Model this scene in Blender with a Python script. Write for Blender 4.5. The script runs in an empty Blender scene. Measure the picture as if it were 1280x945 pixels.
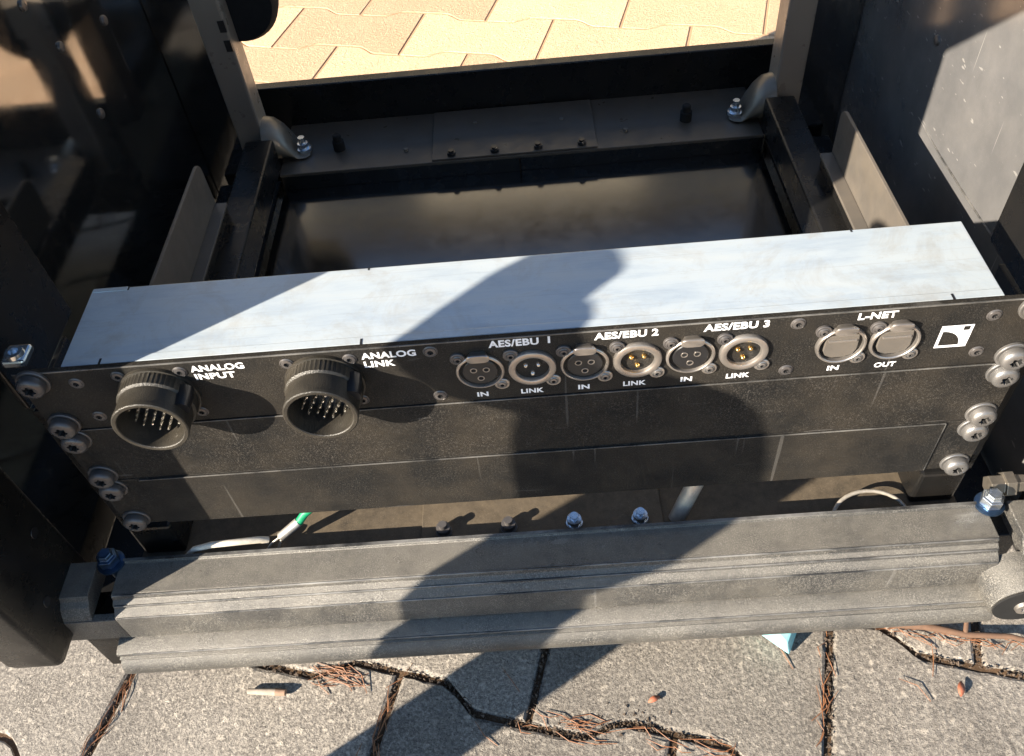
import bpy, bmesh, math, random
from mathutils import Vector, Matrix, Euler
random.seed(7)
S = 0.001                                   # everything below is measured in millimetres
sc = bpy.context.scene
COL = sc.collection

# ------------------------------------------------------------------ camera, sky, sun, exposure
cam_d = bpy.data.cameras.new('camera'); cam = bpy.data.objects.new('camera', cam_d); COL.objects.link(cam)
PITCH, YAW, ROLL = 0.852132, -0.058262, -0.117605
ca, sa, cb, sb = math.cos(PITCH), math.sin(PITCH), math.cos(YAW), math.sin(YAW)
fw = Vector((sb*ca, cb*ca, -sa)); rt = Vector((cb, -sb, 0)); up = rt.cross(fw)
rt2 = rt*math.cos(ROLL)+up*math.sin(ROLL); up2 = up*math.cos(ROLL)-rt*math.sin(ROLL)
R = Matrix((rt2, up2, -fw)).transposed().to_4x4()
cam.matrix_world = Matrix.Translation(Vector((8.706, -273.162, 283.443))*S) @ R
cam_d.sensor_width = 36; cam_d.lens = 1074.38/1280*36
cam_d.clip_start = 0.01; cam_d.clip_end = 400
sc.camera = cam

SUN = Vector((1.62, 1.0, -0.88)).normalized()           # direction the light travels
world = bpy.data.worlds.new('World'); sc.world = world; world.use_nodes = True
wn = world.node_tree.nodes; wl = world.node_tree.links
bg = wn['Background']; sky = wn.new('ShaderNodeTexSky'); sky.sky_type = 'NISHITA'; sky.sun_disc = False
sky.sun_elevation = math.asin(-SUN.z); sky.sun_rotation = math.atan2(-SUN.x, -SUN.y)
sky.air_density = 1.0; sky.dust_density = 0.1; sky.ozone_density = 2.0
wl.new(sky.outputs[0], bg.inputs[0]); bg.inputs[1].default_value = 0.078
sd = bpy.data.lights.new('sun', 'SUN'); sd.energy = 5.0; sd.angle = math.radians(0.4); sd.color = (1.0, 0.89, 0.74)
so = bpy.data.objects.new('sun', sd); COL.objects.link(so); so.rotation_euler = SUN.to_track_quat('-Z', 'Y').to_euler()
so.location = (-2, -1.5, 2)
vs = sc.view_settings; vs.view_transform = 'Standard'; vs.look = 'None'; vs.exposure = 1.95; vs.gamma = 1.0
vs.use_curve_mapping = False

# ------------------------------------------------------------------ materials
def nodes(name):
    m = bpy.data.materials.new(name); m.use_nodes = True
    nt = m.node_tree; return m, nt, nt.nodes['Principled BSDF']
def noise(nt, scale, detail=4, rough=.6, vec=None, dist=0):
    n = nt.nodes.new('ShaderNodeTexNoise'); n.inputs['Scale'].default_value = scale
    n.inputs['Detail'].default_value = detail; n.inputs['Roughness'].default_value = rough
    n.inputs['Distortion'].default_value = dist
    if vec: nt.links.new(vec, n.inputs['Vector'])
    return n.outputs['Fac']
def ramp(nt, fac, stops):
    r = nt.nodes.new('ShaderNodeValToRGB'); e = r.color_ramp.elements
    while len(e) < len(stops): e.new(.5)
    for i, (p, c) in enumerate(stops):
        e[i].position = p; e[i].color = (c, c, c, 1) if isinstance(c, (int, float)) else (*c, 1)
    nt.links.new(fac, r.inputs[0]); return r.outputs[0]
def mixc(nt, fac, a, b):
    n = nt.nodes.new('ShaderNodeMix'); n.data_type = 'RGBA'
    for k, v in ((0, fac), (6, a), (7, b)):
        if isinstance(v, (int, float)): n.inputs[k].default_value = v
        elif isinstance(v, tuple): n.inputs[k].default_value = (*v, 1)
        else: nt.links.new(v, n.inputs[k])
    return n.outputs[2]
def math_(nt, op, a, b):
    n = nt.nodes.new('ShaderNodeMath'); n.operation = op
    for k, v in ((0, a), (1, b)):
        if isinstance(v, (int, float)): n.inputs[k].default_value = v
        else: nt.links.new(v, n.inputs[k])
    return n.outputs[0]
def geo(nt): return nt.nodes.new('ShaderNodeNewGeometry')
def scaled(nt, vec, s):
    n = nt.nodes.new('ShaderNodeMapping'); n.inputs['Scale'].default_value = s
    nt.links.new(vec, n.inputs['Vector']); return n.outputs[0]
def bump(nt, b, h, strength, dist):
    n = nt.nodes.new('ShaderNodeBump'); n.inputs['Strength'].default_value = strength
    n.inputs['Distance'].default_value = dist; nt.links.new(h, n.inputs['Height'])
    nt.links.new(n.outputs[0], b.inputs['Normal'])
def dusty(name, base, dust, rough, amount=.5, speck=.5, spec=.5, metal=0, bumps=.15, grain=2600, ior=1.5, top=0.0, scratch=0.0, rv=.12, st=.62):
    """painted or bare metal with wear: blotches, fine specks, dust on upward faces, thin scratches"""
    m, nt, b = nodes(name); g = geo(nt); P = g.outputs['Position']
    blot = ramp(nt, noise(nt, 22, 6, .65, P), [(.38, 0), (.72, 1)])
    fine = noise(nt, grain, 2, .6, P)
    spk = math_(nt, 'MULTIPLY', ramp(nt, noise(nt, 1250, 4, .8, P), [(st, 0), (st+.1, 1)]), ramp(nt, noise(nt, 34, 5, .75, P), [(.35, .12), (.68, 1)]))
    col = mixc(nt, math_(nt, 'MULTIPLY', blot, amount), base, dust)
    lite = tuple(min(1, d*2.2+.03) for d in dust)
    col = mixc(nt, math_(nt, 'MULTIPLY', spk, speck), col, lite)
    if top:
        sx = nt.nodes.new('ShaderNodeSeparateXYZ'); nt.links.new(g.outputs['Normal'], sx.inputs[0])
        tf = ramp(nt, sx.outputs[2], [(.35, 0), (.9, 1)])
        cl = ramp(nt, noise(nt, 160, 5, .7, P), [(.3, .35), (.65, 1)])
        col = mixc(nt, math_(nt, 'MULTIPLY', math_(nt, 'MULTIPLY', tf, cl), top), col, tuple(min(1, d*1.7) for d in dust))
    if scratch:
        sv = scaled(nt, P, (300, 300, 9)); sn = ramp(nt, noise(nt, 1, 1, .3, sv), [(.76, 0), (.79, 1)])
        sv2 = scaled(nt, P, (30, 90, 300)); sn2 = ramp(nt, noise(nt, 1, 2, .4, sv2), [(.71, 0), (.74, 1)])
        col = mixc(nt, math_(nt, 'MULTIPLY', math_(nt, 'MAXIMUM', sn, sn2), scratch), col, (.45, .43, .4))
    nt.links.new(col, b.inputs['Base Color'])
    nt.links.new(ramp(nt, noise(nt, 60, 5, .6, P), [(.3, max(0, rough-rv)), (.7, min(1, rough+rv))]), b.inputs['Roughness'])
    b.inputs['Metallic'].default_value = metal; b.inputs['Specular IOR Level'].default_value = spec; b.inputs['IOR'].default_value = ior
    if bumps: bump(nt, b, fine, bumps, .0004)
    return m
def plain(name, c, rough, metal=0, spec=.5, trans=0, em=0):
    m, nt, b = nodes(name); P = geo(nt).outputs['Position']
    n = ramp(nt, noise(nt, 240, 4, .6, P), [(.3, .78), (.7, 1.1)])
    mx = nt.nodes.new('ShaderNodeMix'); mx.data_type = 'RGBA'; mx.blend_type = 'MULTIPLY'; mx.inputs[0].default_value = 1
    mx.inputs[6].default_value = (*c, 1); nt.links.new(n, mx.inputs[7]); nt.links.new(mx.outputs[2], b.inputs['Base Color'])
    b.inputs['Roughness'].default_value = rough; b.inputs['Metallic'].default_value = metal
    b.inputs['Specular IOR Level'].default_value = spec
    return m
M = {}
M['panel'] = dusty('black_powder_coat', (.010, .010, .010), (.032, .027, .021), .5, .9, .8, .12, scratch=.07, bumps=.8, st=.53)
M['beam'] = dusty('worn_black_profile', (.028, .028, .028), (.10, .092, .078), .36, .85, 1.0, .5, top=.55, scratch=.1, bumps=1.0, st=.5)
M['wear'] = dusty('bare_worn_edge', (.03, .03, .03), (.3, .29, .27), .32, .9, .7, .5, metal=.3, bumps=.2)  # worn metal mix, pale so the strips paint in edge highlights
M['frame'] = dusty('black_frame_paint', (.006, .006, .006), (.014, .012, .010), .3, .5, .1, .35, bumps=.1)
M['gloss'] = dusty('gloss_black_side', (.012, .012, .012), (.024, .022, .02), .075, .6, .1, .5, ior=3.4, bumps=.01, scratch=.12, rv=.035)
M['dustwall'] = dusty('scuffed_grey_side', (.10, .099, .10), (.15, .145, .142), .16, .7, .7, .5, ior=2.2, bumps=.02, scratch=.3, rv=.05)  # paler than the left side: sunlight painted into the right panel
M['floor'] = dusty('gloss_black_floor', (.005, .005, .005), (.010, .009, .008), .13, .3, .03, .5, ior=2.45, bumps=0, rv=.02)
M['upright'] = dusty('satin_upright_paint', (.17, .14, .11), (.2, .17, .14), .34, .4, .1, .5, ior=1.6, bumps=.05)  # warm tone stands in for tan light reflected off the paving
M['shelf'] = dusty('dusty_shelf', (.014, .013, .012), (.085, .067, .046), .5, .95, .7, .3, top=.55, bumps=.6, st=.55)
M['rearshelf'] = dusty('satin_black_shelf', (.06, .047, .035), (.10, .08, .06), .38, .5, .15, .5, bumps=.1)
M['rail'] = dusty('grey_bracket', (.085, .076, .066), (.16, .132, .1), .4, .5, .1, .5, bumps=.1)
M['brace'] = dusty('dull_brace_steel', (.13, .11, .085), (.24, .2, .15), .38, .6, .2, .5, metal=.5, bumps=.1)
M['bronze'] = dusty('olive_anodised_shell', (.012, .011, .009), (.06, .051, .038), .4, .75, .7, .5, metal=.1, bumps=.7, grain=1900)
M['steel'] = dusty('worn_nickel', (.42, .39, .36), (.3, .26, .22), .36, .6, .3, .5, metal=.85, bumps=.1)
M['screw'] = dusty('black_zinc_screw', (.07, .065, .065), (.16, .145, .13), .36, .6, .35, .5, metal=.4, bumps=.1)
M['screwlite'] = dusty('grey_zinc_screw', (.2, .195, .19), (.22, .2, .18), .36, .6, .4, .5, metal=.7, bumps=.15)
M['blackplastic'] = plain('black_plastic', (.012, .012, .013), .3)
M['rubber'] = plain('black_rubber', (.012, .012, .012), .8, 0, .2)
M['gold'] = plain('gold_pin', (.85, .55, .2), .25, 1)
M['silver'] = plain('silver_pin', (.85, .82, .76), .22, 1)
M['blue'] = plain('blue_passivated_zinc', (.06, .11, .2), .3, .9)
M['zincbolt'] = plain('bright_zinc', (.6, .66, .72), .25, .95)
M['brass'] = plain('dull_brass', (.26, .23, .19), .4, .8)
M['white'] = plain('white_print', (.8, .8, .8), .5)
M['rod'] = plain('bare_rod', (.55, .5, .43), .35, .6)
M['green'] = plain('green_sleeve', (.01, .22, .10), .4)
M['offwhite'] = plain('off_white_cord', (.62, .56, .46), .7)
M['wirerope'] = plain('wire_rope', (.42, .38, .32), .4, .5)
M['ferrule'] = plain('ferrule', (.55, .53, .48), .4, .7)
M['teal'] = plain('teal_plastic', (.22, .48, .5), .35)
M['bag'] = plain('bag_fabric', (.03, .035, .05), .85)
M['grit'] = plain('soil_grit', (.07, .05, .035), .95)
M['needle'] = plain('dry_needle', (.2, .08, .03), .6)
M['leaf'] = plain('dry_leaf', (.28, .09, .045), .7)
M['twig'] = plain('twig_bark', (.11, .06, .035), .85)
M['filter'] = plain('cigarette_paper', (.3, .25, .2), .85)
M['tip'] = plain('cigarette_filter', (.24, .15, .1), .85)
M['stucco'] = plain('stucco', (.47, .41, .31), .9)
M['glass'] = plain('window_glass', (.03, .035, .04), .06)
M['roof'] = plain('roof_tile', (.16, .15, .14), .8)
def zinc():
    m, nt, b = nodes('galvanised_sheet'); P = geo(nt).outputs['Position']
    n = noise(nt, 1, 6, .7, scaled(nt, P, (16, 70, 40)), .2)
    sm = ramp(nt, n, [(.25, (.39, .47, .55)), (.5, (.52, .59, .64)), (.8, (.58, .62, .63))])
    sp = ramp(nt, noise(nt, 1, 2, .4, scaled(nt, P, (10, 900, 30))), [(.6, 0), (.72, 1)])
    dirt = ramp(nt, noise(nt, 420, 4, .7, P), [(.66, 0), (.72, 1)])
    smu = ramp(nt, noise(nt, 30, 6, .75, P, .6), [(.5, 0), (.78, 1)]); sm = mixc(nt, math_(nt, 'MULTIPLY', smu, .6), sm, (.36, .33, .28))
    c = mixc(nt, math_(nt, 'MULTIPLY', sp, .18), sm, (.3, .3, .3)); c = mixc(nt, math_(nt, 'MULTIPLY', dirt, .25), c, (.2, .17, .13))
    nt.links.new(c, b.inputs['Base Color'])
    nt.links.new(ramp(nt, n, [(.3, .3), (.7, .46)]), b.inputs['Roughness'])
    b.inputs['Metallic'].default_value = .45
    bump(nt, b, noise(nt, 14, 3, .5, P), .08, .004)
    return m
M['zinc'] = zinc()
def stone(name, dark, mid, lite, warm):
    m, nt, b = nodes(name); g = geo(nt); P = g.outputs['Position']
    oi = nt.nodes.new('ShaderNodeObjectInfo')
    base = mixc(nt, ramp(nt, noise(nt, 24, 6, .7, P), [(.3, 0), (.7, 1)]), dark, mid)
    base = mixc(nt, ramp(nt, noise(nt, 430, 4, .8, P), [(.44, 0), (.66, 1)]), base, lite)
    vor = nt.nodes.new('ShaderNodeTexVoronoi'); vor.inputs['Scale'].default_value = 120; nz = nt.nodes.new('ShaderNodeTexNoise'); nz.inputs['Scale'].default_value = 260; nt.links.new(P, nz.inputs['Vector'])
    va = nt.nodes.new('ShaderNodeVectorMath'); va.operation = 'MULTIPLY_ADD'; va.inputs[1].default_value = (.007,)*3
    nt.links.new(nz.outputs['Color'], va.inputs[0]); nt.links.new(P, va.inputs[2]); nt.links.new(va.outputs[0], vor.inputs['Vector'])
    peb = ramp(nt, vor.outputs['Distance'], [(.16, 1), (.34, 0)])
    pick = ramp(nt, vor.outputs['Color'], [(.5, 0), (.62, 1)])
    base = mixc(nt, math_(nt, 'MULTIPLY', math_(nt, 'MULTIPLY', peb, pick), .5), base, warm)
    pits = ramp(nt, noise(nt, 420, 4, .8, P), [(.36, 1), (.46, 0)])
    base = mixc(nt, math_(nt, 'MULTIPLY', pits, .75), base, tuple(d*.35 for d in dark))
    stn = ramp(nt, noise(nt, 7, 6, .7, P, .8), [(.48, 0), (.7, 1)]); base = mixc(nt, math_(nt, 'MULTIPLY', stn, .45 if name.startswith('grey') else .15), base, tuple(d*.6 for d in dark))
    hs = nt.nodes.new('ShaderNodeHueSaturation'); nt.links.new(base, hs.inputs['Color'])
    nt.links.new(ramp(nt, oi.outputs['Random'], [(0, .8), (1, 1.18)]), hs.inputs['Value'])
    nt.links.new(hs.outputs[0], b.inputs['Base Color']); b.inputs['Roughness'].default_value = .85
    h = math_(nt, 'ADD', math_(nt, 'MULTIPLY', peb, .16), noise(nt, 300, 5, .8, P))
    bump(nt, b, h, .9, .0022)
    return m
M['paver'] = stone('grey_concrete_paver', (.11, .095, .08), (.2, .178, .152), (.37, .33, .275), (.5, .44, .36))
M['paversand'] = stone('sand_concrete_paver', (.54, .34, .19), (.6, .39, .23), (.68, .46, .28), (.72, .52, .33))  # peach tone paints sunlit glare into the far pavers
M['sand'] = plain('joint_sand', (.42, .25, .14), .95)  # paler joint fill, sunlight painted in to match the far pavers
M['joint'] = dusty('joint_soil', (.03, .02, .012), (.10, .062, .036), .95, 1.0, .6, .1, bumps=1.0, grain=500, st=.5)

# ------------------------------------------------------------------ mesh helpers (mm in, metres out)
class B:
    def __init__(s): s.bm = bmesh.new()
    def v(s, p): return s.bm.verts.new((p[0]*S, p[1]*S, p[2]*S))
    def f(s, vs):
        try: return s.bm.faces.new(vs)
        except ValueError: return None
    def box(s, x0, x1, y0, y1, z0, z1):
        v = [s.v((x, y, z)) for x in (x0, x1) for y in (y0, y1) for z in (z0, z1)]
        for a in ((0,1,3,2), (4,6,7,5), (0,4,5,1), (2,3,7,6), (0,2,6,4), (1,5,7,3)): s.f([v[i] for i in a])
        return s
    def prism(s, prof, x0, x1, axis='x'):
        """closed profile extruded; prof in the two other axes (y,z) / (x,z) / (x,y)"""
        def mk(p, t): return {'x': (t, p[0], p[1]), 'y': (p[0], t, p[1]), 'z': (p[0], p[1], t)}[axis]
        a = [s.v(mk(p, x0)) for p in prof]; b = [s.v(mk(p, x1)) for p in prof]; n = len(prof)
        for i in range(n): s.f([a[i], a[(i+1) % n], b[(i+1) % n], b[i]])
        s.f(a[::-1]); s.f(b); return s
    def rings(s, rings, close0=True, close1=True):
        rv = [[s.v(p) for p in r] for r in rings]; n = len(rv[0])
        for a, b in zip(rv, rv[1:]):
            for i in range(n): s.f([a[i], a[(i+1) % n], b[(i+1) % n], b[i]])
        if close0: s.f(rv[0][::-1])
        if close1: s.f(rv[-1])
        return s
    def lathe(s, c, prof, seg=32, axis='y', star=None, close0=True, close1=True):
        """prof = [(radius, offset along axis)]; a radius may be a function of the angle"""
        R_ = []
        for r, h in prof:
            ring = []
            for i in range(seg):
                t = 2*math.pi*i/seg; q = r(t) if callable(r) else r
                a, b = q*math.cos(t), q*math.sin(t)
                ring.append({'y': (c[0]+a, c[1]+h, c[2]+b), 'z': (c[0]+a, c[1]+b, c[2]+h), 'x': (c[0]+h, c[1]+a, c[2]+b)}[axis])
            R_.append(ring)
        return s.rings(R_, close0, close1)
    def tube(s, pts, r, seg=8):
        pts = [Vector(p) for p in pts]; R_ = []
        for i, p in enumerate(pts):
            d = (pts[min(i+1, len(pts)-1)]-pts[max(i-1, 0)]).normalized()
            u = d.cross(Vector((.13, .21, 1))).normalized(); w = d.cross(u)
            rr = r[i] if isinstance(r, (list, tuple)) else r
            R_.append([p+u*math.cos(2*math.pi*k/seg)*rr+w*math.sin(2*math.pi*k/seg)*rr for k in range(seg)])
        return s.rings(R_)
    def done(s, name, mat, parent=None, smooth=0, bevel=0, kind=None, label=None, seg=2):
        bmesh.ops.recalc_face_normals(s.bm, faces=s.bm.faces)
        me = bpy.data.meshes.new(name); s.bm.to_mesh(me); s.bm.free()
        if mat: me.materials.append(M[mat])
        if smooth:
            for p in me.polygons: p.use_smooth = True
            me.set_sharp_from_angle(angle=math.radians(smooth))
        o = bpy.data.objects.new(name, me); COL.objects.link(o)
        if parent: o.parent = parent
        if bevel:
            md = o.modifiers.new('edge', 'BEVEL'); md.width = bevel*S; md.segments = seg; md.limit_method = 'ANGLE'
            md.angle_limit = math.radians(25); md.harden_normals = False
        if kind: o['kind'] = kind
        if label: o['label'] = label
        return o
def thing(name, label, cat, loc=(0, 0, 0), group=None):
    o = bpy.data.objects.new(name, None); COL.objects.link(o); o.empty_display_size = .02
    o.location = Vector(loc)*S; o['label'] = label; o['category'] = cat
    if group: o['group'] = group
    return o
def tag(o, label, cat, group=None):
    o['label'] = label; o['category'] = cat
    if group: o['group'] = group
    return o
def clone(o, parent, off=(0, 0, 0), mirror=False):
    c = o.copy(); COL.objects.link(c); c.parent = parent
    c.location = o.location+Vector(off)*S
    for ch in o.children:
        d = ch.copy(); COL.objects.link(d); d.parent = c
    return c

# ------------------------------------------------------------------ the ground: pavers laid in running bond
ZG = -305.0
PL, PH, GAP = 193.0, 105.0, 4.0
A_ = math.radians(-16); E1 = Vector((math.cos(A_), math.sin(A_), 0)); E2 = Vector((-math.sin(A_), math.cos(A_), 0))
def wave(s):                       # zig-zag course line between two rows, period PL
    t = (s/PL) % 1.0
    def tri(a, b, t): u = min(1, max(0, (t-a)/(b-a))); return u*u*(3-2*u)
    return -8.0*(1-2*tri(.18, .34, t)+2*tri(.66, .82, t))
S0, T0 = -97.0, -64.0              # a corner of the pattern: joint position along the row, course position
def paver_outline(n=18):
    g = GAP/2
    lo = [(-PL/2+g+(PL-2*g)*i/n) for i in range(n+1)]
    # lower course line: high at this row's own joints (row joints at +-PL/2)
    low = [(s, wave(s+PL/2)+g) for s in lo]
    hi = [(s, PH+wave(s)-g) for s in reversed(lo)]
    return low+hi
def paver_mesh(bm_owner=None, off=Vector((0, 0, 0)), tilt=(0, 0), dz=0, soft=True):
    b = bm_owner or B(); out = paver_outline(9 if bm_owner else 26); cx, cy = 0, PH/2
    jr = [random.uniform(-.9, .9) if not bm_owner else 0 for _ in out]
    def ring(k, z):
        r = []
        for (s, t), jj in zip(out, jr):
            ds, dt = s-cx, t-cy; L = math.hypot(ds, dt); kk = k*(1+jj*.5)+max(0, jj)
            s2, t2 = s-ds/L*kk, t-dt/L*kk
            p = E1*s2+E2*t2
            r.append((off.x+p.x, off.y+p.y, off.z+z+dz+tilt[0]*ds*.001+tilt[1]*dt*.001))
        return r
    b.rings([ring(0, -20), ring(0, -2.4), ring(2.4, 0)] if bm_owner else [ring(0, -20), ring(0, -3.2), ring(1.0, -1.0), ring(3.2, 0)] if soft else [ring(0, -20), ring(0, -.5), ring(.6, 0)], close0=False)
    return b
ground = B(); gs = 120000
v = [ground.v((x, y, ZG-3.2)) for x, y in ((-gs, -gs), (gs, -gs), (gs, gs), (-gs, gs))]; ground.f(v)
pavement = ground.done('pavement', 'joint', kind='structure')
pavement['label'] = 'concrete block pavement with dark soil joints'
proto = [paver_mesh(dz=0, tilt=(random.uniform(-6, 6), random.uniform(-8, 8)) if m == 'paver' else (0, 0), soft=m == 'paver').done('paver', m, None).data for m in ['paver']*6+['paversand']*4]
for o in [o for o in COL.objects if o.name.startswith('paver')]:
    if o is not pavement: bpy.data.objects.remove(o)
rest = B(); cand = []
for j in range(-30, 48):
    for i in range(-24, 24):
        s = S0+i*PL+(PL/2 if j % 2 else 0)
        if j % 2: s += PL*0
        t = T0+j*PH
        p = E1*(s)+E2*t
        if -1000 < p.x < 1000 and -480 < p.y < 1650: cand.append((p, j, i))
        elif -2600 < p.x < 2600 and -1500 < p.y < 3600:
            paver_mesh(rest, Vector((p.x, p.y, ZG)), (random.uniform(-5, 5), random.uniform(-5, 5)), random.uniform(-1.2, .6))
cand.sort(key=lambda c: (c[0]-Vector((0, 350, 0))).length)
for k, (p, j, i) in enumerate(cand):
    if k >= 295:
        paver_mesh(rest, Vector((p.x, p.y, ZG)), (random.uniform(-5, 5), random.uniform(-5, 5)), random.uniform(-1.2, .6)); continue
    o = bpy.data.objects.new('paver', proto[random.choice((6, 7, 8, 9)) if p.y > 560 else random.choice(range(6))])  # far rows take the pavers with painted sunlight
    COL.objects.link(o); o.parent = pavement
    o.location = Vector((p.x, p.y, ZG+(random.uniform(-1.0, .5) if p.y < 560 else random.uniform(-.15, .15))))*S
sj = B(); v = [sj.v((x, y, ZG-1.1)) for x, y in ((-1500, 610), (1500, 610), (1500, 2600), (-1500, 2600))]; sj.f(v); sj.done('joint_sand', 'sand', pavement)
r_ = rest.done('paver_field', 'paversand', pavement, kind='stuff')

# ------------------------------------------------------------------ the rack frame
rack = thing('equipment_rack', 'open black metal equipment rack frame standing on concrete block paving', 'rack', (0, 0, 0))
WX = 320.0
def wall(sx):
    b = B(); x0, x1 = sorted((sx*WX, sx*(WX+5)))
    # plate raised against skylight, upper rear corner cut away to let sun past
    b.box(x0, x1, 4, 345, -262, 560); b.prism([(345.01, -262), (490, -262), (490, -34), (345.01, 46)], x0, x1)
    return b
for sx in (-1, 1):
    wall(sx).done('side_panel', 'gloss' if sx < 0 else 'dustwall', rack)  # right panel takes the colour with sunlight painted in
    xa, xb = sorted((sx*249, sx*(WX-.5))); B().box(xa, xb, 479, 489, -262, -34).done('rear_flange', 'gloss', rack, bevel=.6)
    # rounded front corner post
    prof = []
    cx, cy, hx, hy, r = sx*302, -29, 17, 33, 5
    for k in range(24):
        t = 2*math.pi*k/24; qx = (hx-r)*(1 if math.cos(t) >= 0 else -1); qy = (hy-r)*(1 if math.sin(t) >= 0 else -1)
        prof.append((cx+qx+r*math.cos(t), cy+qy+r*math.sin(t)))
    b = B()
    rr = []
    for z, k in ((-192, .3), (-191, .75), (-187, .95), (-181, 1), (345, 1)):
        rr.append([(cx+(px-cx)*k, cy+(py-cy)*k, z) for px, py in prof])
    b.rings(rr); b.done('corner_post', 'frame', rack, smooth=40)
    for y, z in ((-12, -118), (-30, -82), (-38, -150)):
        B().lathe((sx*284.9, y, z), [(3.4, 0), (3.2, -sx*.25)], 16, 'x').done('bolt_hole', 'blackplastic', rack)
    # rear upright and the bottom side tube it meets
    x0, x1 = sorted((sx*222, sx*248))
    u0, u1 = sorted((sx*233, sx*257)); B().box(u0, u1, 420, 448, -175, 350).done('rear_upright', 'upright', rack, bevel=2)
    B().box(x0, x1, 4, 411, -176, -146).done('side_tube', 'frame', rack, bevel=2)
    # front rack rail: channel with a bend
    x0, x1 = sorted((sx*250, sx*253))
    B().box(x0, x1, 6, 76, -33, 340).done('rack_rail', 'frame', rack, bevel=1)
    x2, x3 = sorted((sx*225, sx*249))
    B().box(x2, x3, 5, 8, -130, -34).done('rail_flange', 'frame', rack, bevel=.5)
    B().box(x0, x1, 9, 60, -150, -36).done('rail_foot', 'frame', rack, bevel=.5)
    # amplifier support bracket: rounded upright leaf and a small inward foot
    pr = [(62, -136), (306, -136), (306, -108)]+[(297+9*math.cos(a), -103+9*math.sin(a)) for a in (0, .5, 1.05, 1.57)]+[(62, -91)]
    xa, xb = sorted((sx*250, sx*252.5)); B().prism(pr, xa, xb).done('support_bracket', 'rail', rack, bevel=.4)
    xa, xb = sorted((sx*240, sx*249.9)); B().box(xa, xb, 62, 304, -136, -133.5).done('bracket_foot', 'rail', rack, bevel=.4)
    xa, xb = sorted((sx*242, sx*245)); B().box(xa, xb, 62, 304, -145.8, -136.2).done('bracket_web', 'frame', rack)  # strip added to stop sun slipping under the bracket
    # strip along the foot of the side panel
    xa, xb = sorted((sx*247, sx*311)); B().box(xa, xb, 9, 470, -262, -232).done('side_sill', 'frame', rack, bevel=1)
    # flattened-end brace tube bolted to the rear shelf
    rg = []
    for x, ry, rz in ((233.2, 21, 19), (226, 21, 18), (219, 19.5, 14.5), (213, 17, 9), (208.5, 14.5, 3.5), (206, 13.5, 1.6), (200, 12.5, 1.4), (196, 8, 1.2)):
        rg.append([(sx*x, 430+ry*math.cos(2*math.pi*k/24), -174.6+rz+rz*math.sin(2*math.pi*k/24)) for k in range(24)])
    B().rings(rg).done('brace_tube', 'brace', rack, smooth=50)
    bb = B().lathe((sx*202, 429, -172), [(7, 0), (7, 3), (5, 3.2), (5, 8), (3.2, 8.2), (3.2, 14)], 12, 'z').done('brace_bolt', 'zincbolt', rack, smooth=30)
    # black stud on the rear shelf
    B().lathe((sx*163-6, 430, -175), [(5.5, 0), (5.5, 9), (4, 9.3), (4, 15), (3, 16)], 16, 'z').done('shelf_stud', 'rubber', rack, smooth=40)
# front floor shelf, rear floor shelf, glossy bottom tray
B().box(-250, 250, -7, 78, -178, -175).done('front_shelf', 'shelf', rack, bevel=.5)
B().box(-74, 74, -6, 78, -174.9, -172.6).done('shelf_plate', 'shelf', rack, bevel=.4)
B().box(-222, 222, 396, 478, -178, -175).done('rear_shelf', 'rearshelf', rack, bevel=.5)
B().box(-80, 72, 397, 476, -174.9, -173).done('shelf_plate', 'rearshelf', rack, bevel=.4)
b = B(); b.box(-221.5, 0, 396.5, 399, -208, -178.2); b.done('rear_shelf_lip', 'frame', rack, bevel=.4)
b = B(); b.box(.8, 221.5, 396.5, 399, -208, -178.2); b.done('rear_shelf_lip', 'frame', rack, bevel=.4)
B().box(-221.5, 221.5, 80, 396, -194, -192).done('bottom_tray', 'floor', rack)
B().box(-248, 248, 478.2, 490, -262, -134).done('rear_cross_beam', 'frame', rack, bevel=1)
B().box(-311, 311, -54, 190, 262, 340).done('top_deck', 'frame', rack, bevel=2)  # top beam, depth added to keep skylight out of the interior
B().box(-311, 311, 450, 490, 270, 345).done('top_rear_beam', 'frame', rack, bevel=2)
for x in (-60, -20, 20, 60):
    nut = B().lathe((x, 4, -172.6), [(5.2, 0), (5.2, 1.0), (4.4, 1.2), (4.4, 5.5), (2.6, 5.8), (2.6, 9)], 12, 'z').done('shelf_nut', 'zincbolt' if x > 0 else 'screw', rack, smooth=30)
    B().lathe((x-2, 403, -173), [(4, 0), (4, 3), (2.6, 3.1), (2.6, 5)], 12, 'z').done('shelf_nut', 'blackplastic', rack, smooth=30)
for x, y in ((-40, 452), (42, 446), (100, 420), (-105, 418)):
    B().lathe((x, y, -175), [(2.4, 0), (2.0, 2.8)], 10, 'z').done('rivet', 'rail', rack, smooth=40)
# rear bumper disc on the left upright and square slots beside it
B().lathe((-229, 462, -34), [(30, 0), (36, -4), (37, -14), (33, -22)], 40, 'y').done('rear_buffer', 'rubber', rack, smooth=40)
for dz in (0, -17):
    B().box(-239, -233.4, 419.6, 421, -48+dz, -38+dz).done('slot', 'blackplastic', rack)
# black rivets / small screws in the side panels
for sx in (-1, 1):
    for y, z in ((300, 40), (320, 0), (330, -60), (250, 90), (400, -20)):
        B().lathe((sx*WX, y, z), [(4.2, 0), (3.6, -sx*1.6), (1.4, -sx*2.2)], 14, 'x').done('rivet', 'screw', rack, smooth=40)
B().tube([(319.8, 322, -120), (319.8, 272, -122), (319.8, 205, -121), (319.8, 150, -119)], [.3, .8, .8, .5], 6).done('scuff_line', 'wear', rack)
# stay rod through the front gap
B().tube([(82, 3, -174), (91, 9, -150), (99, 14, -128)], 5.0, 14).done('stay_rod', 'rod', rack, smooth=40)

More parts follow.
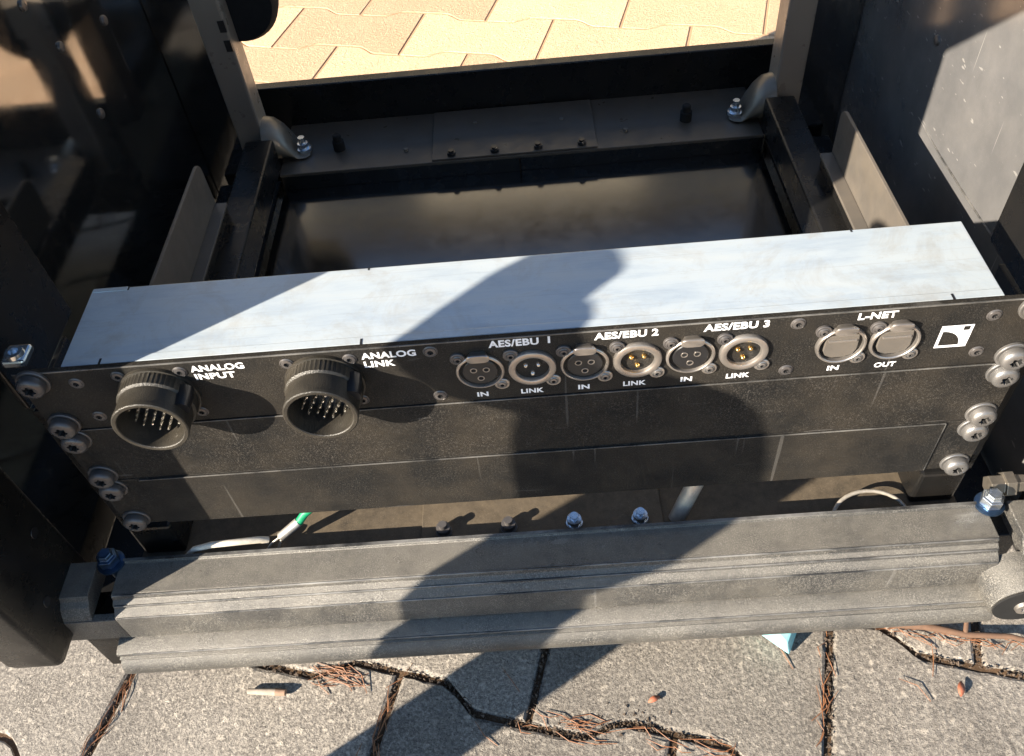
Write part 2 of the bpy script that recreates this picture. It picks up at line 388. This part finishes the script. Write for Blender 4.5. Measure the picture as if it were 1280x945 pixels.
# ---- front cross beam: extruded profile with grooves, end blocks, lower lip and tube
def topprof():
    return [(-8, -198), (-8, -158.6), (-10.4, -158.6), (-10.9, -160), (-31, -160), (-32.2, -160.9), (-32.6, -163.4), (-34.6, -164.6),
            (-35.6, -165.2), (-36.0, -167.6), (-38.8, -169.6), (-40.4, -171.2), (-41, -173), (-41, -196), (-38, -198)]
B().prism(topprof(), -254, 257).done('front_beam', 'beam', rack, smooth=35, bevel=.5)
for sx in (-1, 1):
    xa, xb = sorted((sx*270, sx*303))
    if sx < 0: xa, xb = -303, -268
    B().prism([(-8, -172.8), (-8, -160), (-31, -160), (-32.6, -163), (-36, -165.2), (-38.8, -169.4), (-40.4, -172.8)], xa, xb).done('beam_end_block', 'beam', rack, bevel=.5)
    xa, xb = (-303, -254.2) if sx < 0 else (257.2, 303)
    B().box(xa, xb, -40.9, -36, -196, -173).done('beam_strip', 'beam', rack, bevel=.4)
    # hex flange bolt standing in the notch
    B().lathe((sx*259, -10, -172), [(4, 0), (4, 12), (8.2, 12.2), (8.2, 13.6), (6.4, 14.2)], 24, 'z', close1=True).done('flange_bolt', 'blue', rack, smooth=40)
    B().lathe((sx*259, -10, -157.4), [(6.4, 0), (6.4, 6), (4.6, 6.6), (4.2, 9.4), (2.6, 9.6)], 6, 'z').done('bolt_head', 'blue' if sx < 0 else 'zincbolt', rack, bevel=.4)
lip = [(-10, -199), (-38, -198.3), (-47.4, -199.4), (-49.6, -200.6), (-50, -202.6), (-47.8, -203.4), (-47.6, -205.2), (-50.6, -205.8)]
lip += [(-43+11.5*math.cos(a), -216+11*math.sin(a)) for a in [math.radians(d) for d in (128, 145, 165, 185, 205, 225, 245, 262)]]
lip += [(-38, -228), (-10, -228)]
B().prism(lip, -263, 262).done('beam_lip', 'beam', rack, smooth=40, bevel=.35)
B().box(-287, -264, -37, -8, -242, -197).done('beam_foot', 'frame', rack, bevel=1)  # black block stands in for the shaded cavity under the beam end
for yy, zz in ((-31.7, -160.4), (-35.9, -165.6), (-40.6, -171.7), (-49.7, -201)):
    B().tube([(-253, yy, zz), (-80, yy, zz), (90, yy, zz), (256, yy, zz)], .62, 8).done('worn_ridge', 'wear', rack, smooth=60)  # pale strips paint highlights along the worn ridges
B().box(-253, 256, -10.2, -8.3, -158.7, -158.1).done('worn_ridge', 'wear', rack)
B().lathe((269, -36, -188), [(19, 0), (19, -21), (17.8, -23), (8, -23.2)], 44, 'y').done('rubber_buffer', 'beam', rack, smooth=40)
B().lathe((269, -59.4, -188), [(17.2, 0), (17, -.8), (9, -.9)], 44, 'y').done('buffer_face', 'rubber', rack, smooth=30)
B().lathe((269, -60, -188), [(6, 0), (5.6, -2.2), (lambda t: 3+.5*math.cos(6*t), -2.3), (lambda t: 2.8+.5*math.cos(6*t), -1)], 24, 'y').done('buffer_screw', 'steel', rack, smooth=30)
B().lathe((262, 2, -158), [(6, 0), (6, 8), (8, 8.2), (8, 14), (6, 14.5), (5, 26)], 6, 'x').done('hex_fitting', 'brass', rack, bevel=.4)
# cage nut clipped on the left rail
cn = B().box(-247.5, -236, 6, 18, -3, 1.5).done('clip_nut', 'zincbolt', rack, bevel=1.2)
B().lathe((-241.5, 11, 1.4), [(4.6, 0), (4.2, 2.2), (2.4, 2.3), (2.2, .6)], 18, 'z').done('clip_thread', 'zincbolt', cn, smooth=30)

# ------------------------------------------------------------------ rack screws (shared mesh)
def star(r, k=.42): return lambda t: r+k*math.cos(6*t)
def darken_recess(me, rad):  # recess faces get a black material as painted shade
    me.materials.append(M['rubber'])
    for p in me.polygons:
        if math.hypot(p.center.x, p.center.z) < rad*S: p.material_index = 1
def screw_mesh():
    return (B().lathe((0, 0, 0), [(7.8, 0), (7.8, -1.2), (7.4, -1.6), (6.2, -1.6)], 30, 'y').done('washer', 'screw', None, smooth=30),
            B().lathe((0, 0, 0), [(5.6, -1.5), (5.6, -2.0), (6.5, -2.1), (6.5, -4.6), (6.0, -5.7), (5.0, -6.4), (3.9, -6.6), (star(2.7, .5), -6.6), (star(2.5, .5), -3.6)], 36, 'y').done('rack_screw', 'screw', None, smooth=35))
washer_o, screw_o = screw_mesh(); washer0, screw0 = washer_o.data, screw_o.data
darken_recess(screw0, 2.62)
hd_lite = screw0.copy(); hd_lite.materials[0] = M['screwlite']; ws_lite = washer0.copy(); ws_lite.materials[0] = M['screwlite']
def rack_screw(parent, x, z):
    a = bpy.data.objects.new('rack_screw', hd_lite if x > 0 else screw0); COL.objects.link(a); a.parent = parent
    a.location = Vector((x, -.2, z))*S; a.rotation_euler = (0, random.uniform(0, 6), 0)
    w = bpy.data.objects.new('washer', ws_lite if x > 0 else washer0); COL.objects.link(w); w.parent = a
for o in (washer_o, screw_o): bpy.data.objects.remove(o)
def panel_prof(z0, z1, th=3.0):
    return [(0, z0), (0, z1), (th, z1), (th, z0)]

# ------------------------------------------------------------------ connector unit
unit = thing('connector_unit', 'black connector panel with round multipin sockets, white lettering and galvanised box behind it', 'connector panel')
B().box(-241.3, 241.3, 0, 3.2, -44.1, -1.2).done('front_panel', 'panel', unit, bevel=.45)
B().box(-241, 241, -.1, .4, -1.75, -1.1).done('worn_edge', 'wear', unit)  # pale strip paints the highlight along the worn panel edge
box = B().box(-219, 219, 3.6, 57, -42, -2.0).done('sheet_metal_box', 'zinc', unit, bevel=.5)
# folded tabs with narrow relief slots along the top
B().box(-218.6, 218.6, 3.5, 8.2, -2.2, -1.55).done('folded_edge', 'zinc', unit, bevel=.3)
for x, y0, y1 in ((-200, 3.3, 6.8), (-75.5, 3.3, 6.8), (196, 3.3, 6.8), (-200, 54.6, 57.3), (-76, 55.2, 57.3), (165, 55.2, 57.3)):
    B().box(x-.5, x+.5, y0, y1, -4, -1.35 if y0 < 10 else -1.9).done('relief_slot', 'blackplastic', unit)
B().box(-218.5, -200.4, 54.6, 57.25, -8, -1.7).done('end_tab', 'zinc', unit, bevel=.3)
for x in (-232.6, 232.6):
    for z in (-6.35, -38.1): rack_screw(unit, x, z)
# small countersunk screws of the panel
def small_screw(parent, x, z, mat='screw', r=3.1, y=-.05, name='panel_screw'):
    o = B().lathe((0, 0, 0), [(r+.75, 0), (r+.7, -.2), (r+.25, -.5), (r+.05, -.25), (r*.95, -.7), (r*.5, -.95), (star(r*.46, r*.09), -.95), (star(r*.42, r*.09), -.2)], 24, 'y').done(name, mat, parent, smooth=35); darken_recess(o.data, r*.47)
    o.location = Vector((x, y, z))*S; o.rotation_euler = (0, random.uniform(0, 6), 0); return o
for x, z in ((-213.6, -9.9), (-213.6, -35), (-43.6, -6.4), (-43.3, -38.2), (126, -6.3), (125.4, -38.2), (215.4, -10.3), (215.2, -34.8)):
    small_screw(unit, x, z, 'screw', 2.8)
# round multipin sockets
def multipin(cx, label):
    cz = -22.2
    kn = lambda r: (lambda t: r+.16*math.cos(56*t))
    s = B().lathe((0, 0, 0), [(19.2, 0), (19.2, -1.8), (kn(18.3), -2.0), (kn(18.3), -8.4), (17.6, -9.2), (17.2, -9.4), (17.2, -18.6), (17.5, -18.8), (17.5, -20.6), (16.9, -21), (15.4, -21), (15.0, -20.6), (14.8, -3)], 160, 'y', close0=False, close1=False)
    sh = s.done('multipin_socket', 'bronze', unit, smooth=30, label=label); sh.location = Vector((cx, -.1, cz))*S
    B().lathe((0, 0, 0), [(14.9, -3.6), (14.7, -3.7)], 40, 'y').done('insulator', 'blackplastic', sh)
    k = 0
    for r in range(-3, 4):
        for c in range(-3, 4):
            px, pz = (c+(.5 if r % 2 else 0))*4.4, r*3.9
            if math.hypot(px, pz) < 12.2:
                pn = B().lathe((px, -3.6, pz), [(.72, 0), (.72, -8.2), (.45, -9.0)], 10, 'y').done('pin', 'silver', sh, smooth=40)
    # locking lug on the upper right of the shell
    B().tube([(14.5, -4, 6.5), (15.0, -9, 6.0), (15.2, -15.5, 5.8)], [4.8, 4.6, 4.3], 18).done('locking_lug', 'blackplastic', sh, smooth=40)
    B().tube([(-16.4, -6, 3), (-17.9, -6, 3)], 2, 10).done('key_stud', 'bronze', sh)
    for dx in (-14.9, 14.9):
        for dz in (-14.9, 14.9):
            small_screw(sh, dx, dz, 'screw', 2.7, 0, 'flange_screw')
    return sh
multipin(-177.4, 'multipin socket beside the words ANALOG INPUT'); multipin(-96.6, 'multipin socket beside the words ANALOG LINK')
# XLR and network sockets
def lugplate(o):
    for dx, dz in ((-9.7, 9.8), (9.7, -9.8)):
        l = B().lathe((dx, 0, dz), [(3.7, .2), (3.7, -.9), (3.4, -1.15), (2.0, -1.15)], 22, 'y').done('lug', 'steel' if dz < 0 else 'screw', o, smooth=35)
        small_screw(o, dx, dz, 'screwlite' if dz < 0 else 'screw', 1.9, -1.15, 'lug_screw')
def latch(o):
    prof = []
    for k in range(20):
        t = 2*math.pi*k/20; sgn = lambda q: (1 if q >= 0 else -1)
        prof.append((5.0*sgn(math.cos(t))*abs(math.cos(t))**.55+0, 2.3*sgn(math.sin(t))*abs(math.sin(t))**.7))
    rr = [[(px*k, y, 11.4+pz*k) for px, pz in prof] for y, k in ((.2, .8), (-1.6, .95), (-2.4, 1.1), (-3.2, 1.1), (-3.6, .98))]
    B().rings(rr).done('release_tab', 'steel', o, smooth=40)
def xlr_in(x):
    o = B().lathe((0, 0, 0), [(11.6, .2), (11.6, -1.0), (11.1, -1.5), (10.4, -1.6), (10.2, -1.2), (10.1, 3)], 48, 'y', close0=False, close1=False).done('xlr_input_socket', 'steel', unit, smooth=35)
    o.location = Vector((x, -.1, -22.2))*S
    B().lathe((0, 0, 0), [(10.1, 2.6), (9.9, 2.5)], 40, 'y').done('well', 'blackplastic', o)
    B().lathe((0, 0, 0), [(8.5, 2.6), (8.5, -.6), (8.1, -1.0), (7.4, -1.0)], 40, 'y').done('insert', 'blackplastic', o, smooth=35)
    for a in (35, 145, 270):
        px, pz = 3.7*math.cos(math.radians(a)), 3.7*math.sin(math.radians(a))-.6
        B().lathe((px, -1.05, pz), [(1.75, 0), (1.7, -.25), (1.25, -.25), (1.2, .02)], 16, 'y').done('contact', 'steel', o, smooth=35)
        B().lathe((px, -1.05, pz), [(1.2, -.03), (1.1, -.04)], 14, 'y').done('contact_hole', 'rubber', o)
    lugplate(o); latch(o); return o
def xlr_link(x):
    o = B().lathe((0, 0, 0), [(11.6, .2), (11.6, -1.0), (11.2, -1.8), (10.4, -2.2), (8.7, -2.2), (8.2, -1.9), (8.0, -1.4), (7.9, 9)], 48, 'y', close0=False, close1=False).done('xlr_link_socket', 'steel', unit, smooth=35)
    o.location = Vector((x, -.1, -22.2))*S
    B().lathe((0, 0, 0), [(7.9, 3.0), (7.8, 2.95)], 30, 'y').done('well', 'blackplastic', o)
    B().box(5.2, 7.6, -1.4, 3, 3.4, 5.6).done('key', 'blackplastic', o)
    for a in (35, 145, 270):
        px, pz = 3.7*math.cos(math.radians(a)), 3.7*math.sin(math.radians(a))
        B().lathe((px, 3, pz), [(1.25, 0), (1.25, -3.8), (.7, -4.6)], 14, 'y').done('pin', 'gold' if x > 20 else 'silver', o, smooth=40)  # shade painted in: shadowed socket has silver pins, sunlit ones gold
    lugplate(o); return o
def netport(x):
    o = B().lathe((0, 0, 0), [(11.8, .2), (11.8, -1.2), (11.3, -2.0), (10.6, -2.1), (10.2, -1.7), (10.0, 2)], 48, 'y', close0=False, close1=False).done('network_socket', 'steel', unit, smooth=35)
    o.location = Vector((x, -.1, -22.2))*S
    B().lathe((0, 0, 0), [(10.0, 1.8), (9.9, 1.7)], 30, 'y').done('well', 'blackplastic', o)
    prof = [(-7.4, 6.6), (-7.9, 3), (-7.9, -3.2), (-6.4, -6.4), (-3, -8.2), (3, -8.2), (6.4, -6.4), (7.9, -3.2), (7.9, 3), (7.4, 6.6)]
    B().prism(prof, -1.2, 1.5, 'y').done('shutter', 'rail', o, bevel=.4)
    B().box(-6.6, 6.6, -1.9, -1.0, 2.9, 4.1).done('shutter_rib', 'steel', o, bevel=.2)
    lugplate(o); latch(o); return o
for i, x in enumerate((-21.9, 3.0, 28.0, 53.0, 78.0, 103.0)): (xlr_in if i % 2 == 0 else xlr_link)(x)
for x in (148.3, 173.2): netport(x)
# lettering
def text(s, x0, z0, width, cap, parent, name='lettering', bold=.035):
    cu = bpy.data.curves.new(name, 'FONT'); cu.body = s; cu.size = 1; cu.offset = bold; cu.extrude = 0; cu.resolution_u = 4; cu.space_character = 1.06
    tmp = bpy.data.objects.new(name, cu); COL.objects.link(tmp)
    bpy.context.view_layer.update()
    me = bpy.data.meshes.new_from_object(tmp.evaluated_get(bpy.context.evaluated_depsgraph_get()))
    bpy.data.objects.remove(tmp); bpy.data.curves.remove(cu)
    xs = [v.co.x for v in me.vertices]; ys = [v.co.y for v in me.vertices]
    w, h = max(xs)-min(xs), max(ys)-min(ys)
    for v in me.vertices:
        x, y = (v.co.x-min(xs))/w*width, (v.co.y-min(ys))/h*cap
        v.co = Vector((x0+x, -.12, z0+y))*S
    me.materials.append(M['white'])
    o = bpy.data.objects.new(name, me); COL.objects.link(o); o.parent = parent; return o
for t_ in (('ANALOG', -157.3, -8.3, 25.6, 4.3), ('INPUT', -156.8, -13.9, 19.4, 4.2), ('ANALOG', -76.2, -8.4, 25.8, 4.3), ('LINK', -75.8, -14.1, 14.8, 4.2),
           ('AES/EBU', -16.4, -7.0, 23.4, 4.7), ('I', 11.2, -6.6, 1.1, 4.5), ('AES/EBU 2', 32.6, -7.1, 29.6, 4.7), ('AES/EBU 3', 82.8, -7.0, 30, 4.7),
           ('IN', -25.2, -41.4, 5.6, 3.4), ('LINK', -3.5, -41.4, 11.2, 3.4), ('IN', 24.6, -41.4, 5.6, 3.4), ('LINK', 46.6, -41.4, 11.2, 3.4),
           ('IN', 74.6, -41.3, 5.6, 3.4), ('LINK', 96.7, -41.3, 11.4, 3.4), ('L-NET', 152.8, -6.9, 17.8, 4.4), ('IN', 145.4, -40.9, 5.6, 3.4), ('OUT', 168.0, -41.2, 10.2, 3.5)):
    text(*t_, unit)
# square emblem: white square with a quarter disc cut out and a small square window
def emblem():
    b = B(); x0, x1, z0, z1 = 193.6, 208.4, -30.2, -15.4; y = -.12; a0, a1 = 195.0, -28.7
    r = 9.5; n = 20
    arc = [(a0+r*math.cos(math.pi/2*k/n), a1+r*math.sin(math.pi/2*k/n)) for k in range(n+1)]   # from right to top
    def q(*p): b.f([b.v((px, y, pz)) for px, pz in p])
    q((x0, z0), (x1, z0), (x1, a1), (x0, a1)); q((x0, a1), (a0, a1), (a0, z1), (x0, z1))
    sx0, sx1, sz0, sz1 = 204.0, 207.0, -19.0, -16.3
    corner = (a0+r, a1+r)
    for k in range(n):
        (xa, za), (xb, zb) = arc[k], arc[k+1]
        q((xa, za), corner, (xb, zb))
    q((a0+r, a1), (x1, a1), (x1, a1+r), (a0+r, a1+r))
    q((a0, a1+r), (a0+r, a1+r), (sx0, z1), (a0, z1)) if False else None
    zt = a1+r
    q((a0, zt), (sx0, zt), (sx0, z1), (a0, z1)); q((sx0, sz1), (sx1, sz1), (sx1, z1), (sx0, z1)); q((sx1, zt), (x1, zt), (x1, z1), (sx1, z1))
    if sz0 > zt: q((sx0, zt), (sx1, zt), (sx1, sz0), (sx0, sz0))
    return b.done('emblem', 'white', unit, label='white square emblem with a dark quarter circle')
emblem()

# ------------------------------------------------------------------ blank panels
bp = thing('blank_panel', 'plain black blank panel directly under the lettered connector panel', 'blank panel', (0, 0, 0))
B().box(-241.3, 241.3, -.5, 3.2, -88.6, -44.7).done('plate', 'panel', bp, bevel=.4)
B().box(-241, 241, -.62, -.1, -45.05, -44.6).done('worn_edge', 'wear', bp)
for x in (-232.6, 232.6):
    for z in (-50.8, -82.55): rack_screw(bp, x, z)
bp2 = thing('blank_panel', 'lowest black blank panel, scratched, just above the worn bottom beam', 'blank panel', (0, 0, 0))
B().box(-241.3, 241.3, -.5, 3.2, -133.0, -89.1).done('plate', 'panel', bp2, bevel=.4)
B().box(-216, 217, -1.6, -.55, -132.6, -89.5).done('cover_plate', 'panel', bp2, bevel=.3)
B().box(-215.8, 216.8, -1.72, -1.2, -89.85, -89.4).done('worn_edge', 'wear', bp2)
B().box(216.6, 217.1, -1.72, -1.2, -132, -90).done('worn_edge', 'wear', bp2)
for x in (-232.6, 232.6):
    for z in (-95.25, -127): rack_screw(bp2, x, z)

# ------------------------------------------------------------------ wire, cord and litter
w = thing('safety_wire', 'thin steel wire loop with grey ferrule and green sleeve hanging in the front gap', 'wire', (-150, 14, -172))
def rel(o, pts): return [Vector(p)-Vector((-150, 14, -172)) for p in pts]
B().tube(rel(w, [(-148, 10, -160), (-143, 12, -154), (-134, 14, -147), (-124, 16, -141)]), 2.6, 12).done('green_sleeve', 'green', w, smooth=40)
B().tube(rel(w, [(-160, 4, -166), (-148, 10, -159.5)]), 3.0, 12).done('ferrule', 'ferrule', w, smooth=40)
B().tube(rel(w, [(-159, 4.4, -165), (-166, 1, -168), (-170, -2, -172), (-169, -3, -174)]), .75, 8).done('loop', 'wirerope', w, smooth=40)
B().tube(rel(w, [(-159, 4, -166), (-161, 1, -169), (-163, -2, -173)]), .75, 8).done('loop', 'wirerope', w, smooth=40)
c = B().tube([(-220, -3, -171), (-210, -4, -160), (-198, -4, -156.4), (-183, -1, -160), (-172, 2, -164), (-168, 3, -167)], [1.6, 1.8, 2.0, 2.1, 2.2, 2.4], 12).done('cord_end', 'offwhite', None, smooth=40)
tag(c, 'off-white cord end lying along the rear edge of the front beam', 'cord')
cable = B().tube([(196+22*math.cos(a), -6+15*math.sin(a), -172.5+6*math.sin(a)) for a in [math.pi*k/16 for k in range(17)]], 1.2, 10).done('cable', 'wirerope', None, smooth=40)
tag(cable, 'pale cable curving on the shelf below the right end of the lowest panel', 'cable')
wd = B()
wd.rings([[(141, -12, ZG+1), (176, -10, ZG+1), (163, -33, ZG+1)], [(143, -8, ZG+22), (174, -6, ZG+22), (160, -31, ZG+14)]])
tag(wd.done('plastic_wedge', 'teal', None, bevel=1.5), 'pale teal plastic wedge poking out under the front beam', 'wedge')
bt = thing('cigarette_butt', 'small pale cigarette butt lying on the paving at lower left', 'cigarette butt', (-202, -37, ZG+2.8))
B().tube([(-14, 1.2, 0), (6, -.6, 0)], [2.0, 2.5], 16).done('paper', 'filter', bt, smooth=40)
B().tube([(6.05, -.6, 0), (13, -1.3, 0)], [2.5, 2.2], 16).done('filter', 'tip', bt, smooth=40)
# dry pine needles gathered along the joints
def gp(s, t): p = E1*(S0+s)+E2*(T0+t); return (p.x, p.y)
nb = B(); rnd = random.Random(3)
spots = []
def joint_pts(p0, p1, n, spread):
    for _ in range(n):
        k = rnd.random(); spots.append((p0[0]+(p1[0]-p0[0])*k+rnd.gauss(0, spread), p0[1]+(p1[1]-p0[1])*k+rnd.gauss(0, spread)))
joint_pts((-303, -15), (-322, -75), 15, 2.2); joint_pts((-108, -27), (-124, -84), 13, 2.6); joint_pts((195, -16), (168, -100), 13, 2.2)
nj = len(spots)
joint_pts((-20, -68), (110, -92), 30, 4); joint_pts((235, -18), (335, -38), 26, 3.5); joint_pts((-165, -24), (-140, -30), 30, 4)
nk = len(spots); joint_pts((-360, -90), (340, -20), 12, 26)
for q_, (x, y) in enumerate(spots):
    base = 73 if q_ < nj else (164 if q_ < nk else rnd.uniform(0, 180))
    a = math.radians(base)+rnd.gauss(0, .33); L = rnd.uniform(10, 30)
    d = Vector((math.cos(a), math.sin(a), 0)); q = Vector((-d.y, d.x, 0)); z = ZG+rnd.uniform(.2, 1.2); bend = rnd.uniform(-4, 4)
    p0 = Vector((x, y, z)); nb.tube([p0-d*L/2, p0+q*bend+Vector((0, 0, rnd.uniform(0, 1.5))), p0+d*L/2+Vector((0, 0, rnd.uniform(-.3, 1.2)))], [.24, .33, .16], 4)
# crumbs of soil and grit in the joints
gb = B()
def crumbs(p0, p1, n, spread):
    for _ in range(n):
        k = rnd.random(); c = Vector((p0[0]+(p1[0]-p0[0])*k+rnd.gauss(0, spread), p0[1]+(p1[1]-p0[1])*k+rnd.gauss(0, spread), ZG-1+rnd.uniform(-1.2, .9))); r = rnd.uniform(.5, 1.9)
        ps = [gb.v(c+Vector((rnd.gauss(0, 1), rnd.gauss(0, 1), rnd.gauss(0, 1))).normalized()*r) for _ in range(5)]
        for a_ in ((0, 1, 2), (0, 2, 3), (0, 3, 1), (4, 1, 2), (4, 2, 3), (4, 3, 1)): gb.f([ps[q] for q in a_])
def course(e1a, e1b, t0, n, spread, ph=PL/2):
    for _ in range(n):
        e = rnd.uniform(e1a, e1b); w_ = wave(e-S0+ph); p = E1*e+E2*(t0+w_)
        crumbs((p.x, p.y), (p.x, p.y), 1, spread)
course(-330, 360, T0, 900, 1.8); course(15, 85, T0+5, 500, 4.5); course(-330, 400, T0+PH, 900, 1.8, 0); course(-330, 360, T0-PH, 300, 1.8, 0)
for e, t0, t1 in ((-97, T0, T0-PH), (-290, T0, T0-PH), (0, T0, T0+PH), (192.5, T0, T0+PH), (96, T0, T0-PH), (-193, T0, T0+PH), (289, T0, T0-PH), (289, T0+PH, T0+2*PH)):
    a_, b_ = E1*e+E2*t0, E1*e+E2*t1; crumbs((a_.x, a_.y), (b_.x, b_.y), 160, 1.6)
go = gb.done('joint_grit', 'grit', None, kind='stuff'); tag(go, 'dark soil crumbs and grit lodged in the paving joints', 'grit')
no = nb.done('pine_needles', 'needle', None, kind='stuff'); tag(no, 'brown dry pine needles caught in the paving joints', 'needles')
tw = B().tube([(232, -14, ZG+3), (258, -20, ZG+6), (284, -27, ZG+4), (312, -31, ZG+6), (345, -42, ZG+3)], [3.4, 2.8, 2.2, 2, 1.2], 9)
tw.tube([(284, -26, ZG+5), (287, -16, ZG+11), (283, -8, ZG+9)], [1.8, 1.7, 1.2], 8)
tag(tw.done('twig', 'twig', None, smooth=50), 'thin brown forked twig on the paving below the right end of the beam', 'twig')
def leaf(x, y, a, L, lab):
    b = B(); n = 6; top = []
    d = Vector((math.cos(a), math.sin(a), 0)); q = Vector((-d.y, d.x, 0)); lo, hi = [], []
    for k in range(n+1):
        t = k/n; wv = L*.2*math.sin(math.pi*t)**.8+.15; c0 = Vector((x, y, ZG+.8+1.2*math.sin(math.pi*t)))+d*L*(t-.5)
        lo.append(b.v(c0-q*wv+Vector((0, 0, 1)))); hi.append(b.v(c0+q*wv+Vector((0, 0, 1.4))))
    for k in range(n): b.f([lo[k], lo[k+1], hi[k+1], hi[k]])
    o = b.done('dry_leaf', 'leaf', None, smooth=60); md = o.modifiers.new('thick', 'SOLIDIFY'); md.thickness = .0005
    return tag(o, lab, 'leaf')
leaf(268, -63, 1.2, 11, 'small orange dry leaf fragment on the paving at lower right')
leaf(66, -58, .4, 9, 'tiny reddish leaf fragment on the paving below the middle of the beam')

# ------------------------------------------------------------------ added shadow blocker out of view; house seen only by reflection
U = Vector((SUN.x, SUN.y, 0)).normalized(); N = Vector((U.y, -U.x, 0))
kx, kz = SUN.x/SUN.y, -SUN.z/SUN.y; YB = -265.0
blocker = thing('tripod_bag', 'slim dark roll-top tripod bag standing out of view, its shadow across the panel', 'bag', (0, 0, 0))  # unseen form added only to throw the large shadow
def blocker_pt(a, h, vdist):        # a, h: where its shadow meets the plane of the panel
    base = Vector((a+kx*YB, YB, h-kz*YB)); return base+U*vdist
cosn = math.sqrt(1+kx*kx)
rg = []
for h, ac, hw, hv in ((-538, 26, 44, 60), (-520, 26, 50, 66), (-400, 26, 50, 70), (-280, 27, 51, 72), (-168, 37, 54, 72), (-140, 60, 70, 68), (-90, 60, 71, 56), (-62, 62, 66, 40), (-46, 64, 56, 26), (-38, 66, 40, 15), (-35, 66, 20, 8)):
    ring = []
    for k in range(32):
        t = 2*math.pi*k/32; c_, s_ = math.cos(t), math.sin(t)
        u = math.copysign(abs(c_)**.7, c_)*hw/cosn; v_ = (math.copysign(abs(s_)**.7, s_)-1)*hv*.6
        ring.append(blocker_pt(ac, h, 0)+N*u+U*v_)
    rg.append(ring)
B().rings(rg).done('body', 'bag', blocker, smooth=60)
sil = [(-60, -16), (-69, 3), (-80, 16), (-88, 28), (-87, 38), (-76, 44), (-60, 47), (-40, 47.5), (-22, 46), (-12, 43), (-10, 38), (-2, 28), (6, 18), (14, 7), (22, -6), (20, -24), (-10, -34), (-44, -30)]  # outline worked back from the shadow it has to cast
rg = []
for v_, k in ((-32, .75), (-28, .96), (-22, 1), (-6, 1), (-2, .97), (0, .8)):
    rg.append([blocker_pt(-35, 8+(h-8)*k, v_)+N*((a+35)*k/cosn) for a, h in sil])
B().rings(rg).done('rolled_top', 'bag', blocker, smooth=60)
B().tube([blocker_pt(-6, 10, -16), blocker_pt(4, -20, -10), blocker_pt(30, -50, -14)], 19, 14).done('carry_handle', 'bag', blocker, smooth=60)
hb = thing('building', 'cream rendered house wall beyond the paving, mirrored dimly in the rack floor', 'building', (0, 6000, ZG))
B().box(-6000, 6000, 0, 4000, 0, 4700).done('wall', 'stucco', hb)
for x in (-4000, -1500, 1500, 4000):
    for z in (900, 3100):
        wi = B().box(x-500, x+500, -30, -5, z, z+1200).done('window', 'glass', hb)
        B().box(x-580, x+580, -90, -6, z-80, z-5).done('sill', 'stucco', wi)
B().prism([(-400, 4702), (2000, 6000), (4400, 4702)], -6300, 6300).done('roof', 'roof', hb)
